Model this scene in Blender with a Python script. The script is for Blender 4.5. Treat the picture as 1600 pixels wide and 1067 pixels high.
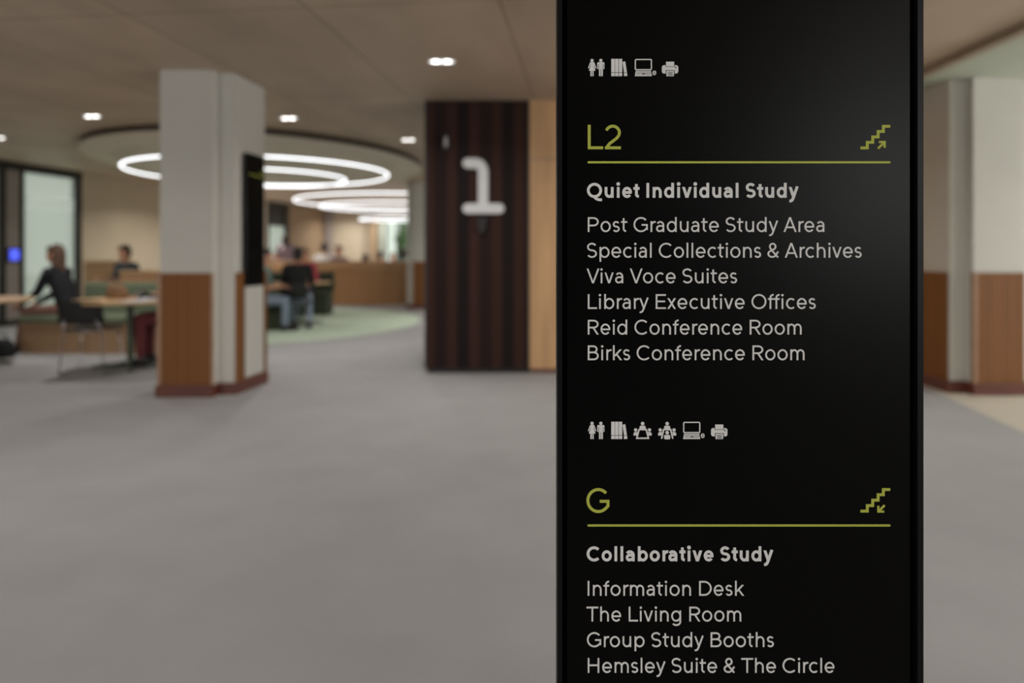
import bpy, bmesh, math, random
from mathutils import Vector, Matrix
from mathutils.geometry import delaunay_2d_cdt
random.seed(7)
PI = math.pi
sc = bpy.context.scene
for _o in list(bpy.data.objects): bpy.data.objects.remove(_o)
C = sc.collection
F = 1067.0; HZ = 397.0; CAMZ = 1.2          # focal length in px, horizon row, camera height
def X(px, Y): return (px - 800.0) / F * Y
def Z(py, Y): return CAMZ - (py - HZ) / F * Y

# ------------------------------------------------------------------ camera
cd = bpy.data.cameras.new('camera'); cam = bpy.data.objects.new('camera', cd); C.objects.link(cam)
cam.location = (0, 0, CAMZ); cam.rotation_euler = (PI/2, 0, 0)
cd.sensor_fit = 'HORIZONTAL'; cd.sensor_width = 36; cd.lens = 36 * F / 1600.0
cd.shift_y = -(533.5 - HZ) / 1600.0
cd.clip_start = 0.05; cd.clip_end = 200
cd.dof.use_dof = True; cd.dof.focus_distance = 1.0; cd.dof.aperture_fstop = 1.9
sc.camera = cam
# ------------------------------------------------------------------ world, exposure
w = bpy.data.worlds.new('world'); sc.world = w; w.use_nodes = True
bg = w.node_tree.nodes['Background']; bg.inputs[0].default_value = (0.93, 0.97, 0.90, 1); bg.inputs[1].default_value = 1.1
vs = sc.view_settings; vs.view_transform = 'Standard'; vs.look = 'None'; vs.gamma = 1; vs.exposure = 0.0; vs.use_curve_mapping = False
sc.cycles.use_denoising = True; sc.cycles.max_bounces = 7; sc.cycles.diffuse_bounces = 4; sc.cycles.sample_clamp_indirect = 4
# ------------------------------------------------------------------ large lights (daylight of the rooms' windows)
def area(name, loc, rot, sx, sy, power, col=(1, 1, 1), spread=PI):
    l = bpy.data.lights.new(name, 'AREA'); l.shape = 'RECTANGLE'; l.size = sx; l.size_y = sy; l.energy = power; l.color = col; l.spread = spread
    o = bpy.data.objects.new(name, l); C.objects.link(o); o.location = loc; o.rotation_euler = rot
    return o
area('daylight_behind', (4.0, -4.85, 1.95), (PI/2, 0, 0), 1.3, 1.3, 60, (1.0, .99, .98))          # window in the wall behind the camera
area('daylight_behind', (-5.0, -4.85, 1.7), (PI/2, 0, 0), 5.0, 1.7, 150, (.97, .98, 1.0))
area('daylight_right', (8.85, 4.5, 1.6), (PI/2, 0, PI/2), 7.0, 2.0, 320, (1.0, .99, .98))          # window wall on the right
def lamp(name, loc, power, size=.14, spread=2.6):
    l = bpy.data.lights.new(name, 'AREA'); l.shape = 'DISK'; l.size = size; l.energy = power; l.color = (1.0, .965, .92); l.spread = spread
    o = bpy.data.objects.new(name, l); C.objects.link(o); o.location = loc
    return o

# ------------------------------------------------------------------ materials
M = {}
def mat(name, col, rough=.6, metal=0, emit=None, estr=0, noise=0.06, nscale=8, bump=0, bscale=60, stretch=None, spec=.5, coat=0):
    m = bpy.data.materials.new(name); m.use_nodes = True; nt = m.node_tree; b = nt.nodes['Principled BSDF']
    col = tuple(((c/255)/12.92 if c/255 <= .04045 else ((c/255+.055)/1.055)**2.4) for c in col)
    b.inputs['Roughness'].default_value = rough; b.inputs['Metallic'].default_value = metal
    b.inputs['Specular IOR Level'].default_value = spec
    if coat: b.inputs['Coat Weight'].default_value = coat
    tc = nt.nodes.new('ShaderNodeTexCoord'); mp = nt.nodes.new('ShaderNodeMapping'); nt.links.new(tc.outputs['Object'], mp.inputs[0])
    if stretch: mp.inputs['Scale'].default_value = stretch
    n = nt.nodes.new('ShaderNodeTexNoise'); n.inputs['Scale'].default_value = nscale; n.inputs['Detail'].default_value = 5
    nt.links.new(mp.outputs[0], n.inputs['Vector'])
    r = nt.nodes.new('ShaderNodeValToRGB'); lo = [max(0, c*(1-noise*2)) for c in col]; hi = [min(1, c*(1+noise*2)) for c in col]
    r.color_ramp.elements[0].position = .3; r.color_ramp.elements[1].position = .7
    r.color_ramp.elements[0].color = (*lo, 1); r.color_ramp.elements[1].color = (*hi, 1)
    nt.links.new(n.outputs[0], r.inputs[0]); nt.links.new(r.outputs[0], b.inputs['Base Color'])
    if emit is not None:
        b.inputs['Emission Color'].default_value = (*emit, 1); b.inputs['Emission Strength'].default_value = estr
    if bump:
        n2 = nt.nodes.new('ShaderNodeTexNoise'); n2.inputs['Scale'].default_value = bscale; nt.links.new(mp.outputs[0], n2.inputs['Vector'])
        bp = nt.nodes.new('ShaderNodeBump'); bp.inputs['Strength'].default_value = bump; bp.inputs['Distance'].default_value = .01
        nt.links.new(n2.outputs[0], bp.inputs['Height']); nt.links.new(bp.outputs[0], b.inputs['Normal'])
    M[name] = m; return m
mat('carpet', (156, 155, 155), .95, noise=.025, nscale=2.2, bump=.35, bscale=320, spec=.15)
mat('green_carpet', (182, 196, 178), .95, noise=.05, nscale=6, bump=.3, bscale=300, spec=.15)
mat('stone', (190, 182, 168), .5, noise=.04, nscale=3)
mat('white_paint', (190, 187, 179), .55, noise=.02, nscale=2)
mat('beige_paint', (188, 173, 150), .7, noise=.03, nscale=1.2)
mat('tan_paint', (152, 128, 100), .7, noise=.03, nscale=1.2)
mat('grey_paint', (150, 140, 134), .6, noise=.03)
mat('pale_ceiling', (168, 174, 160), .7, noise=.02, nscale=2)
mat('disc_paint', (206, 196, 180), .7, noise=.02, nscale=2)
mat('edge_dark', (52, 44, 36), .7)
mat('trim_brown', (146, 130, 112), .6)
mat('base_wood', (96, 52, 42), .4, noise=.1, stretch=(1, 1, 6))
mat('lit_edge_wood', (150, 116, 92), .45, noise=.06)
mat('light_wood', (190, 150, 108), .45, noise=.07, nscale=2.2, stretch=(5, 5, .5))
mat('counter_wood', (176, 134, 96), .5, noise=.06, nscale=3, stretch=(1, 1, 3))
mat('table_wood', (196, 160, 118), .35, noise=.06, nscale=4, stretch=(1, 6, 1))
mat('sign_black', (4, 4, 4), .33, noise=.02, spec=.13)
mat('sign_casing', (15, 15, 16), .40, noise=.03, spec=.2)
mat('gap_black', (2, 2, 2), .9, spec=.05)
mat('vinyl_grey', (228, 227, 225), .6, noise=.01, spec=.3)
mat('vinyl_green', (184, 190, 80), .55, noise=.01, spec=.3)
mat('black_plastic', (16, 16, 17), .5)
mat('black_metal', (22, 22, 22), .4)
mat('frame_dark', (34, 32, 29), .45)
mat('chrome', (170, 170, 175), .28, metal=1)
mat('numeral_white', (206, 206, 208), .4, noise=.01)
mat('green_metal', (70, 78, 62), .5)
mat('green_fabric', (104, 114, 92), .9, noise=.08, nscale=30, bump=.3, bscale=200)
mat('green_fabric_dark', (60, 66, 50), .9, noise=.08, nscale=30, bump=.3, bscale=200)
mat('paper', (205, 203, 206), .7, noise=.01)
mat('bag_tan', (140, 108, 78), .7, noise=.1, bump=.3)
mat('laptop_grey', (150, 148, 150), .35, metal=.6)
mat('screen_blue', (10, 15, 60), .3, emit=(.09, .13, .95), estr=1.3)
mat('tube', (235, 235, 235), .5, emit=(.95, .97, 1.0), estr=3.2)
mat('lamp_glow', (255, 255, 255), .5, emit=(1.0, .96, .92), estr=9)
mat('lamp_dim', (225, 225, 220), .4, emit=(1.0, .97, .94), estr=1.5)
mat('hedge', (70, 104, 52), .8, noise=.3, nscale=9, bump=.8, bscale=25)
mat('grass', (96, 128, 70), .9, noise=.2)
mat('denim', (134, 148, 166), .85, noise=.08, nscale=30)
mat('dark_denim', (40, 42, 54), .85, noise=.08, nscale=30)
mat('maroon', (98, 42, 42), .85); mat('brown_cloth', (122, 88, 78), .85)
mat('navy', (20, 22, 29), .85, noise=.08); mat('black_cloth', (17, 18, 20), .85, noise=.08)
mat('teal', (112, 138, 134), .85); mat('pink', (214, 168, 176), .85); mat('red', (178, 70, 82), .85)
mat('white_cloth', (244, 240, 238), .85); mat('mauve', (140, 124, 130), .85); mat('slate', (58, 66, 70), .85)
mat('skin', (205, 150, 122), .5, noise=.03, nscale=12); mat('skin_dark', (150, 102, 78), .5, noise=.03, nscale=12)
mat('lips', (150, 82, 76), .5); mat('eye_dark', (30, 22, 20), .3)
mat('hair_dark', (34, 26, 24), .55, noise=.15, nscale=60, stretch=(6, 6, .6)); mat('hair_brown', (84, 60, 44), .55, noise=.15, nscale=60, stretch=(6, 6, .6))
mat('shoe', (20, 20, 22), .4)

def slat_mat(name, c0, c1, groove, pitch, rough=.45, alternate=0.0):
    """Timber boards running up the wall, their joints along the surface's own x or y."""
    m = mat(name, c0, rough, noise=.08, nscale=3, stretch=(8, 8, .6)); nt = m.node_tree; b = nt.nodes['Principled BSDF']
    tc = nt.nodes.new('ShaderNodeTexCoord'); sp = nt.nodes.new('ShaderNodeSeparateXYZ'); nt.links.new(tc.outputs['Object'], sp.inputs[0])
    ad = nt.nodes.new('ShaderNodeMath'); ad.operation = 'ADD'; nt.links.new(sp.outputs[0], ad.inputs[0]); nt.links.new(sp.outputs[1], ad.inputs[1])
    dv = nt.nodes.new('ShaderNodeMath'); dv.operation = 'DIVIDE'; dv.inputs[1].default_value = pitch; nt.links.new(ad.outputs[0], dv.inputs[0])
    fr = nt.nodes.new('ShaderNodeMath'); fr.operation = 'FRACT'; nt.links.new(dv.outputs[0], fr.inputs[0])
    fl = nt.nodes.new('ShaderNodeMath'); fl.operation = 'FLOOR'; nt.links.new(dv.outputs[0], fl.inputs[0])
    wn = nt.nodes.new('ShaderNodeTexWhiteNoise'); wn.noise_dimensions = '1D'; nt.links.new(fl.outputs[0], wn.inputs['W'])
    lin = lambda col: tuple(((c/255)/12.92 if c/255 <= .04045 else ((c/255+.055)/1.055)**2.4) for c in col)
    mx = nt.nodes.new('ShaderNodeMix'); mx.data_type = 'RGBA'; mx.inputs['A'].default_value = (*lin(c0), 1); mx.inputs['B'].default_value = (*lin(c1), 1)
    if alternate:      # darker and redder boards by turns
        md = nt.nodes.new('ShaderNodeMath'); md.operation = 'FLOORED_MODULO'; md.inputs[1].default_value = 2; nt.links.new(fl.outputs[0], md.inputs[0])
        mm = nt.nodes.new('ShaderNodeMath'); mm.operation = 'MULTIPLY_ADD'; mm.inputs[1].default_value = alternate; nt.links.new(md.outputs[0], mm.inputs[0])
        ml = nt.nodes.new('ShaderNodeMath'); ml.operation = 'MULTIPLY'; ml.inputs[1].default_value = 1-alternate; nt.links.new(wn.outputs['Value'], ml.inputs[0])
        nt.links.new(ml.outputs[0], mm.inputs[2]); nt.links.new(mm.outputs[0], mx.inputs['Factor'])
    else: nt.links.new(wn.outputs['Value'], mx.inputs['Factor'])
    old = b.inputs['Base Color'].links[0].from_socket
    m1 = nt.nodes.new('ShaderNodeMix'); m1.data_type = 'RGBA'; m1.inputs['Factor'].default_value = .3
    nt.links.new(mx.outputs['Result'], m1.inputs['A']); nt.links.new(old, m1.inputs['B'])
    lt = nt.nodes.new('ShaderNodeMath'); lt.operation = 'LESS_THAN'; lt.inputs[1].default_value = groove; nt.links.new(fr.outputs[0], lt.inputs[0])
    m2 = nt.nodes.new('ShaderNodeMix'); m2.data_type = 'RGBA'; nt.links.new(lt.outputs[0], m2.inputs['Factor'])
    nt.links.new(m1.outputs['Result'], m2.inputs['A']); m2.inputs['B'].default_value = (*[c*.35 for c in lin(c0)], 1)
    nt.links.new(m2.outputs['Result'], b.inputs['Base Color'])
    bp = nt.nodes.new('ShaderNodeBump'); bp.invert = True; bp.inputs['Distance'].default_value = .01; bp.inputs['Strength'].default_value = .6
    nt.links.new(lt.outputs[0], bp.inputs['Height']); nt.links.new(bp.outputs[0], b.inputs['Normal'])
    return m
slat_mat('clad_wood', (116, 70, 22), (134, 82, 30), .14, .042, rough=.7)
slat_mat('counter_slats', (166, 122, 82), (178, 132, 90), .12, .06)
slat_mat('walnut', (25, 19, 18), (68, 41, 33), .05, .113, rough=.7, alternate=.7); M['walnut'].node_tree.nodes['Principled BSDF'].inputs['Specular IOR Level'].default_value = .15
slat_mat('plinth_wood', (150, 120, 90), (160, 128, 96), .02, .4)

def ceiling_mat():
    m = mat('ply_ceiling', (184, 165, 145), .55, noise=.07, nscale=1.3, stretch=(1.5, .7, 1)); nt = m.node_tree; b = nt.nodes['Principled BSDF']
    tc = nt.nodes.new('ShaderNodeTexCoord'); mp = nt.nodes.new('ShaderNodeMapping'); mp.vector_type = 'TEXTURE'
    mp.inputs['Location'].default_value = (-.078, 4.17 - .02, 0); mp.inputs['Rotation'].default_value = (0, 0, -.11)
    nt.links.new(tc.outputs['Object'], mp.inputs[0])
    br = nt.nodes.new('ShaderNodeTexBrick'); br.offset = 0; br.inputs['Scale'].default_value = 1; br.inputs['Mortar Size'].default_value = .007
    br.inputs['Mortar Smooth'].default_value = .2; br.inputs['Brick Width'].default_value = 1.22; br.inputs['Row Height'].default_value = 2.44; br.inputs['Bias'].default_value = 0
    br.inputs['Color1'].default_value = (.93, .93, .93, 1); br.inputs['Color2'].default_value = (1.06, 1.05, 1.04, 1); br.inputs['Mortar'].default_value = (.45, .44, .42, 1)
    nt.links.new(mp.outputs[0], br.inputs[0])
    mx = nt.nodes.new('ShaderNodeMix'); mx.data_type = 'RGBA'; mx.blend_type = 'MULTIPLY'; mx.inputs['Factor'].default_value = 1
    nt.links.new(b.inputs['Base Color'].links[0].from_socket, mx.inputs['A']); nt.links.new(br.outputs['Color'], mx.inputs['B']); nt.links.new(mx.outputs['Result'], b.inputs['Base Color'])
ceiling_mat()
def glass_mat(name, frost, tint):
    m = bpy.data.materials.new(name); m.use_nodes = True; nt = m.node_tree; nt.nodes.clear()
    out = nt.nodes.new('ShaderNodeOutputMaterial'); tr = nt.nodes.new('ShaderNodeBsdfTransparent'); tr.inputs[0].default_value = (*tint, 1)
    tl = nt.nodes.new('ShaderNodeBsdfTranslucent'); tl.inputs[0].default_value = (*tint, 1); gl = nt.nodes.new('ShaderNodeBsdfGlossy'); gl.inputs['Roughness'].default_value = .08
    m1 = nt.nodes.new('ShaderNodeMixShader'); m1.inputs[0].default_value = frost; nt.links.new(tr.outputs[0], m1.inputs[1]); nt.links.new(tl.outputs[0], m1.inputs[2])
    if frost:   # frosted film in bands across the pane
        tc = nt.nodes.new('ShaderNodeTexCoord'); sp = nt.nodes.new('ShaderNodeSeparateXYZ'); nt.links.new(tc.outputs['Object'], sp.inputs[0])
        rp = nt.nodes.new('ShaderNodeValToRGB'); rp.color_ramp.interpolation = 'CONSTANT'
        mr = nt.nodes.new('ShaderNodeMapRange'); mr.inputs['From Min'].default_value = 0; mr.inputs['From Max'].default_value = 3; nt.links.new(sp.outputs[2], mr.inputs[0]); nt.links.new(mr.outputs[0], rp.inputs[0])
        e = rp.color_ramp.elements; e[0].position = 0; e[0].color = (frost,)*3 + (1,); e[1].position = .66; e[1].color = (min(1, frost+.2),)*3 + (1,)
        q = e.new(.74); q.color = (frost*.6,)*3 + (1,)
        nt.links.new(rp.outputs[0], m1.inputs[0])
    m2 = nt.nodes.new('ShaderNodeMixShader'); m2.inputs[0].default_value = .06; nt.links.new(m1.outputs[0], m2.inputs[1]); nt.links.new(gl.outputs[0], m2.inputs[2])
    nt.links.new(m2.outputs[0], out.inputs[0]); M[name] = m
glass_mat('frosted_glass', .6, (.68, .71, .68)); glass_mat('clear_glass', 0, (.93, .97, .94))

# ------------------------------------------------------------------ mesh helpers
def mk(name, bm, m, parent=None, smooth=False, loc=None):
    me = bpy.data.meshes.new(name); bmesh.ops.recalc_face_normals(bm, faces=bm.faces) if len(bm.faces) < 60000 else None
    bm.to_mesh(me); bm.free(); o = bpy.data.objects.new(name, me); C.objects.link(o)
    for mm in (m if isinstance(m, (list, tuple)) else [m]): me.materials.append(M[mm])
    if smooth:
        for p in me.polygons: p.use_smooth = True
    if parent: o.parent = parent
    if loc: o.location = loc
    return o
def tag(o, label=None, cat=None, group=None, kind=None):
    if label: o['label'] = label
    if cat: o['category'] = cat
    if group: o['group'] = group
    if kind: o['kind'] = kind
    return o
def empty(name, loc, rz=0):
    o = bpy.data.objects.new(name, None); C.objects.link(o); o.location = loc; o.rotation_euler = (0, 0, rz); o.empty_display_size = .1
    return o
def copy_tree(o, parent=None):
    c = o.copy(); C.objects.link(c)
    if parent: c.parent = parent
    for ch in [x for x in bpy.data.objects if x.parent == o]: copy_tree(ch, c)
    return c
def box(bm, x0, x1, y0, y1, z0, z1, bev=0, rot=None):
    r = bmesh.ops.create_cube(bm, size=1); vs_ = r['verts']
    for v in vs_: v.co = Vector(((x0+x1)/2 + v.co.x*(x1-x0), (y0+y1)/2 + v.co.y*(y1-y0), (z0+z1)/2 + v.co.z*(z1-z0)))
    if rot: bmesh.ops.transform(bm, matrix=rot, verts=vs_)
    if bev:
        es = list({e for v in vs_ for e in v.link_edges}); bmesh.ops.bevel(bm, geom=es, offset=bev, segments=2, affect='EDGES', profile=.5)
    return bm
def B(*a, **k): return box(bmesh.new(), *a, **k)
def prism(bm, pts, z0, z1):
    lo = [bm.verts.new((x, y, z0)) for x, y in pts]; hi = [bm.verts.new((x, y, z1)) for x, y in pts]; n = len(pts)
    bm.faces.new(lo[::-1]); bm.faces.new(hi)
    for i in range(n): bm.faces.new((lo[i], lo[(i+1) % n], hi[(i+1) % n], hi[i]))
    return bm
def tube(bm, pts, r, seg=10, closed=False):
    pts = [Vector(p) for p in pts]; n = len(pts); rings = []
    rr = r if isinstance(r, (list, tuple)) else [r]*n
    up = None
    for i, p in enumerate(pts):
        a = pts[(i-1) % n] if (closed or i > 0) else p; b = pts[(i+1) % n] if (closed or i < n-1) else p
        d = (b-a).normalized()
        if up is None: up = d.orthogonal().normalized()
        u = (up - d*up.dot(d)).normalized(); up = u; v = d.cross(u)
        rings.append([bm.verts.new(p + (u*math.cos(t)+v*math.sin(t))*rr[i]) for t in [2*PI*k/seg for k in range(seg)]])
    for i in range(n if closed else n-1):
        A, Bq = rings[i], rings[(i+1) % n]
        off = 0
        if closed and i == n-1:
            off = min(range(seg), key=lambda s: sum((A[k].co-Bq[(k+s) % seg].co).length for k in range(seg)))
        for k in range(seg): bm.faces.new((A[k], A[(k+1) % seg], Bq[(k+1+off) % seg], Bq[(k+off) % seg]))
    if not closed: bm.faces.new(rings[0][::-1]); bm.faces.new(rings[-1])
    return bm
def lathe(bm, prof, c=(0, 0, 0), seg=32):
    rings = [[bm.verts.new((c[0]+r*math.cos(2*PI*k/seg), c[1]+r*math.sin(2*PI*k/seg), c[2]+z)) for k in range(seg)] for r, z in prof]
    for a, b in zip(rings, rings[1:]):
        for k in range(seg): bm.faces.new((a[k], a[(k+1) % seg], b[(k+1) % seg], b[k]))
    bm.faces.new(rings[0][::-1]); bm.faces.new(rings[-1]); return bm
def sweep(bm, path, prof):
    """prof = list of (offset to the path's left, z); path = list of (x, y)."""
    n = len(path); rings = []
    for i, p in enumerate(path):
        a = Vector(path[max(0, i-1)]); b = Vector(path[min(n-1, i+1)]); d = (b-a).normalized(); nn = Vector((-d.y, d.x))
        rings.append([bm.verts.new((p[0]+nn.x*o, p[1]+nn.y*o, z)) for o, z in prof])
    m_ = len(prof)
    for a, b in zip(rings, rings[1:]):
        for k in range(m_): bm.faces.new((a[k], a[(k+1) % m_], b[(k+1) % m_], b[k]))
    bm.faces.new(rings[0][::-1]); bm.faces.new(rings[-1]); return bm
def rect(o0, o1, z0, z1, b=.0):
    if not b: return [(o0, z0), (o1, z0), (o1, z1), (o0, z1)]
    return [(o0+b, z0), (o1-b, z0), (o1, z0+b), (o1, z1-b), (o1-b, z1), (o0+b, z1), (o0, z1-b), (o0, z0+b)]
def struct(name, bm, m, parent=None, **k): return tag(mk(name, bm, m, parent, **k), kind='structure')

CEIL = 2.75
# ------------------------------------------------------------------ setting
LW = lambda Y: -8.43 + .15*(Y-11.25)                       # left wall's line, turned with the building
YB = 24.0
struct('floor', prism(bmesh.new(), [(LW(-5)-.2, -5.2), (3.0, -5.2), (3.32, 4.1), (3.40, 4.37), (3.73, 6.1), (3.80, 24.2), (LW(24)-.2, 24.2)], -.1, 0), 'carpet')
struct('floor', prism(bmesh.new(), [(3.0, -5.2), (9.2, -5.2), (9.2, 24.2), (3.80, 24.2), (3.73, 6.1), (3.40, 4.37), (3.32, 4.1)], -.1, 0), 'stone')
struct('floor', prism(bmesh.new(), [(-4.4+2.75*math.cos(t), 12.0+3.15*math.sin(t)) for t in [2*PI*k/64 for k in range(64)]], .0005, .006), 'green_carpet')
struct('ceiling', prism(bmesh.new(), [(LW(-5)-.2, -5.2), (3.36, -5.2), (3.42, 4.6), (3.42, 24.2), (LW(24)-.2, 24.2)], CEIL, CEIL+.1), 'ply_ceiling')
struct('ceiling', prism(bmesh.new(), [(3.50, -5.2), (9.2, -5.2), (9.2, 24.2), (3.50, 24.2)], CEIL-.04, CEIL+.06), 'pale_ceiling')
struct('trim_1', prism(bmesh.new(), [(3.36, -5.2), (3.50, -5.2), (3.52, 24.2), (3.42, 24.2), (3.42, 4.6)], CEIL-.055, CEIL+.05), 'trim_brown')
# lowered round ceiling panel with a dark rim
dc = (-4.0, 11.25)
ell = lambda rx, ry, n=96: [(dc[0]+rx*math.cos(2*PI*k/n), dc[1]+ry*math.sin(2*PI*k/n)) for k in range(n)]
rim = bmesh.new(); prism(rim, ell(2.43, 3.08), CEIL-.075, CEIL)
struct('trim_2', rim, 'edge_dark')
struct('ceiling', prism(bmesh.new(), ell(2.46, 3.11), CEIL-.10, CEIL-.075), 'disc_paint')

def wall_seg(name, p, q, th, z0, z1, m, kind='structure', parent=None):
    p = Vector(p); q = Vector(q); d = (q-p).normalized(); n = Vector((-d.y, d.x))*th
    o = mk(name, prism(bmesh.new(), [tuple(p), tuple(q), tuple(q+n), tuple(p+n)], z0, z1), m, parent)
    if kind: o['kind'] = kind
    return o
L = lambda Y: (LW(Y), Y)
wall_seg('wall_left', L(-5), L(9.9), .15, 0, CEIL, 'beige_paint')
wall_seg('wall_left', L(12.95), L(19.9), .15, 0, CEIL, 'beige_paint')
wall_seg('wall_left', L(21.2), L(YB), .15, 0, CEIL, 'tan_paint')
wall_seg('baseboard_left', (LW(13)+.015, 13), (LW(19.85)+.015, 19.85), .012, 0, .1, 'base_wood')
def glazing(name, y0, y1, posts, transom, panes):
    """Floor to ceiling glazing standing in the left wall."""
    r = tag(empty(name, (LW(y0), y0, 0)), kind='structure')
    def local(o): o.location = (-LW(y0), -y0, 0)
    for a, b in posts: local(wall_seg('frame_post', (LW(a)+.02, a), (LW(b)+.02, b), .12, 0, CEIL, 'frame_dark', None, r))
    local(wall_seg('frame_rail', (LW(y0)+.03, y0), (LW(y1)+.03, y1), .1, CEIL-.14, CEIL, 'frame_dark', None, r))
    local(wall_seg('frame_rail', (LW(y0)+.03, y0), (LW(y1)+.03, y1), .1, 0, .1, 'frame_dark', None, r))
    for a, b, z0, z1, m in transom: local(wall_seg('infill_panel', (LW(a), a), (LW(b), b), .06, z0, z1, m, None, r))
    for a, b, z0, z1 in panes: local(wall_seg('glass_pane', (LW(a)-.02, a), (LW(b)-.02, b), .012, z0, z1, 'frosted_glass', None, r))
    return r
glazing('window_1', 9.9, 12.95, [(9.9, 10.0), (11.22, 11.34), (11.62, 11.69), (12.82, 12.95)], [(11.34, 11.62, .1, 2.61, 'grey_paint')], [(10.0, 11.22, .1, 2.61), (11.69, 12.82, .1, 2.61)])
glazing('window_2', 19.9, 21.2, [(19.9, 19.98), (20.95, 21.2)], [(19.98, 20.95, 2.05, 2.61, 'black_metal')], [(19.98, 20.95, .1, 2.05)])
# back wall with a window onto greenery
xl = LW(YB)
wx0, wx1 = X(589, YB), X(672, YB)
struct('wall_back', B(xl-.15, wx0, YB, YB+.15, 0, CEIL), 'beige_paint')
struct('wall_back', B(wx1, 9.2, YB, YB+.15, 0, CEIL), 'beige_paint')
struct('wall_back', B(wx0, wx1, YB, YB+.15, 0, .75), 'beige_paint')
struct('wall_back', B(wx0, wx1, YB, YB+.15, 2.45, CEIL), 'beige_paint')
w3 = tag(empty('window_3', (wx0, YB, .75)), kind='structure')
fb = bmesh.new(); W3 = wx1-wx0
for a, b in ((0, .07), (.30, .34), (.68, .72), (W3/2+.35, W3/2+.41), (W3-.07, W3)): box(fb, a, b, -.03, .1, 0, 1.70)
box(fb, 0, W3, -.03, .1, 0, .06); box(fb, 0, W3, -.03, .1, 1.64, 1.70)
mk('window_frame', fb, 'frame_dark', w3); mk('glass_pane', B(.05, W3-.05, .03, .042, .05, 1.66), 'clear_glass', w3)
mk('roller_blind', B(.07, .30, .0, .02, .06, 1.64), 'pale_ceiling', w3)
for (pa, pb, dep, m) in ((507, 517, .25, 'grey_paint'), (578, 588, .25, 'tan_paint')):
    tag(mk('wall_pier', B(X(pa, YB-.3), X(pb, YB-.3), YB-dep, YB, 0, CEIL), m), kind='structure')
struct('wall_right', B(8.95, 9.1, -5, .8, 0, CEIL), 'white_paint')
struct('wall_right', B(8.95, 9.1, 8.2, YB, 0, CEIL), 'white_paint')
struct('wall_right', B(8.95, 9.1, .8, 8.2, 0, .55), 'white_paint')
w4 = tag(empty('window_4', (8.95, .8, .55)), kind='structure'); fb = bmesh.new()
for k in range(6): box(fb, 0, .1, k*1.464, k*1.464+.06, 0, CEIL-.6)
box(fb, 0, .1, 0, 7.4, 0, .06); box(fb, 0, .1, 0, 7.4, CEIL-.66, CEIL-.6)
mk('window_frame', fb, 'frame_dark', w4)
struct('wall_front', B(LW(-5)-.2, -7.6, -5.15, -5, 0, CEIL), 'white_paint')
struct('wall_front', B(-2.4, 3.2, -5.15, -5, 0, CEIL), 'walnut')  # unseen stretch made dark so the sign panel reflects black
struct('wall_front', B(4.8, 9.1, -5.15, -5, 0, CEIL), 'white_paint')
struct('wall_front', B(-7.6, -2.4, -5.15, -5, 0, .8), 'white_paint')
struct('wall_front', B(3.2, 4.8, -5.15, -5, 0, .95), 'white_paint')
w5 = tag(empty('window_5', (-7.6, -5, .8)), kind='structure'); fb = bmesh.new()
for k in range(5): box(fb, k*1.285, k*1.285+.06, -.1, 0, 0, 1.95)
mk('window_frame', fb, 'frame_dark', w5)
w6 = tag(empty('window_6', (3.2, -5, .95)), kind='structure'); fb = bmesh.new()
for k in range(2): box(fb, k*1.54, k*1.54+.06, -.1, 0, 0, 1.8)
mk('window_frame', fb, 'frame_dark', w6)

# pale timber wall beside the dark pier (runs on behind the sign)
YP = 6.88
struct('wall_centre', B(X(827.5, YP), 2.9, YP+.005, YP+1.2, .045, CEIL), 'light_wood')
struct('baseboard_centre', B(X(827.5, YP), 2.9, YP+.02, YP+1.2, 0, .045), 'base_wood')
struct('trim_3', B(X(827.5, YP)+.002, 2.9, YP, YP+.008, Z(248, YP)-.006, Z(248, YP)+.006), 'trim_brown')

# ------------------------------------------------------------------ columns clad in timber to 1.04 m
WZ = 1.04
def column(x0, xf0, xf1, x1, yf, yb, label, h, flank):
    """front pilaster from xf0 to xf1 at yf, body x0..x1 from yf+.1 to yb; flank: the side (+1 right, -1 left) that is clad."""
    cx = (x0+x1)/2; r = tag(empty('clad_column', (cx, yf, 0)), label, 'column')
    sk = .10 if flank > 0 else 0.0; off = (-cx, -yf, 0)
    c1 = [(x0, yf+.10), (x1, yf+.10), (x1+sk*(yb-yf), yb), (x0, yb)]
    bm = prism(bmesh.new(), c1, .1, h); prism(bm, [(xf0, yf), (xf1, yf), (xf1, yf+.12), (xf0, yf+.12)], .1, h)
    # rounded arris bead where the flank meets the pilaster
    mk('shaft', bm, 'white_paint', r, loc=off)
    c = mk('front_cladding', B(xf0+.02, xf1-.005, yf-.022, yf, .1, WZ), 'clad_wood', r, loc=off)
    e = bmesh.new(); box(e, xf0-.012, xf0+.02, yf-.026, yf+.02, .1, WZ+.004); box(e, xf1-.012, xf1+.004, yf-.026, yf+.01, .1, WZ+.004)
    mk('lit_edge_trim', e, 'lit_edge_wood', c)  # paler colour paints the light caught on the cladding's side edge
    xs = x1 if flank > 0 else x0; s = flank
    ya = yf+.12
    pl = [(xs+sk*.02, ya), (xs+s*.022+sk*.02, ya), (xs+s*.022+sk*(yb-yf), yb), (xs+sk*(yb-yf), yb)]
    mk('side_cladding', prism(bmesh.new(), pl, .1, WZ), 'clad_wood', r, loc=off)
    bb = bmesh.new()
    prism(bb, [(x0-.03 if flank < 0 else x0-.012, yf+.075), (x1+(.03 if flank > 0 else .012), yf+.075), (x1+(.035 if flank > 0 else .012)+sk*(yb-yf), yb+.01), (x0-(.035 if flank < 0 else .012), yb+.01)], 0, .10)
    prism(bb, [(xf0-.022, yf-.04), (xf1+.012, yf-.04), (xf1+.012, yf+.09), (xf0-.022, yf+.09)], 0, .10)
    mk('plinth', bb, 'base_wood', r, loc=off)
    return r
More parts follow.
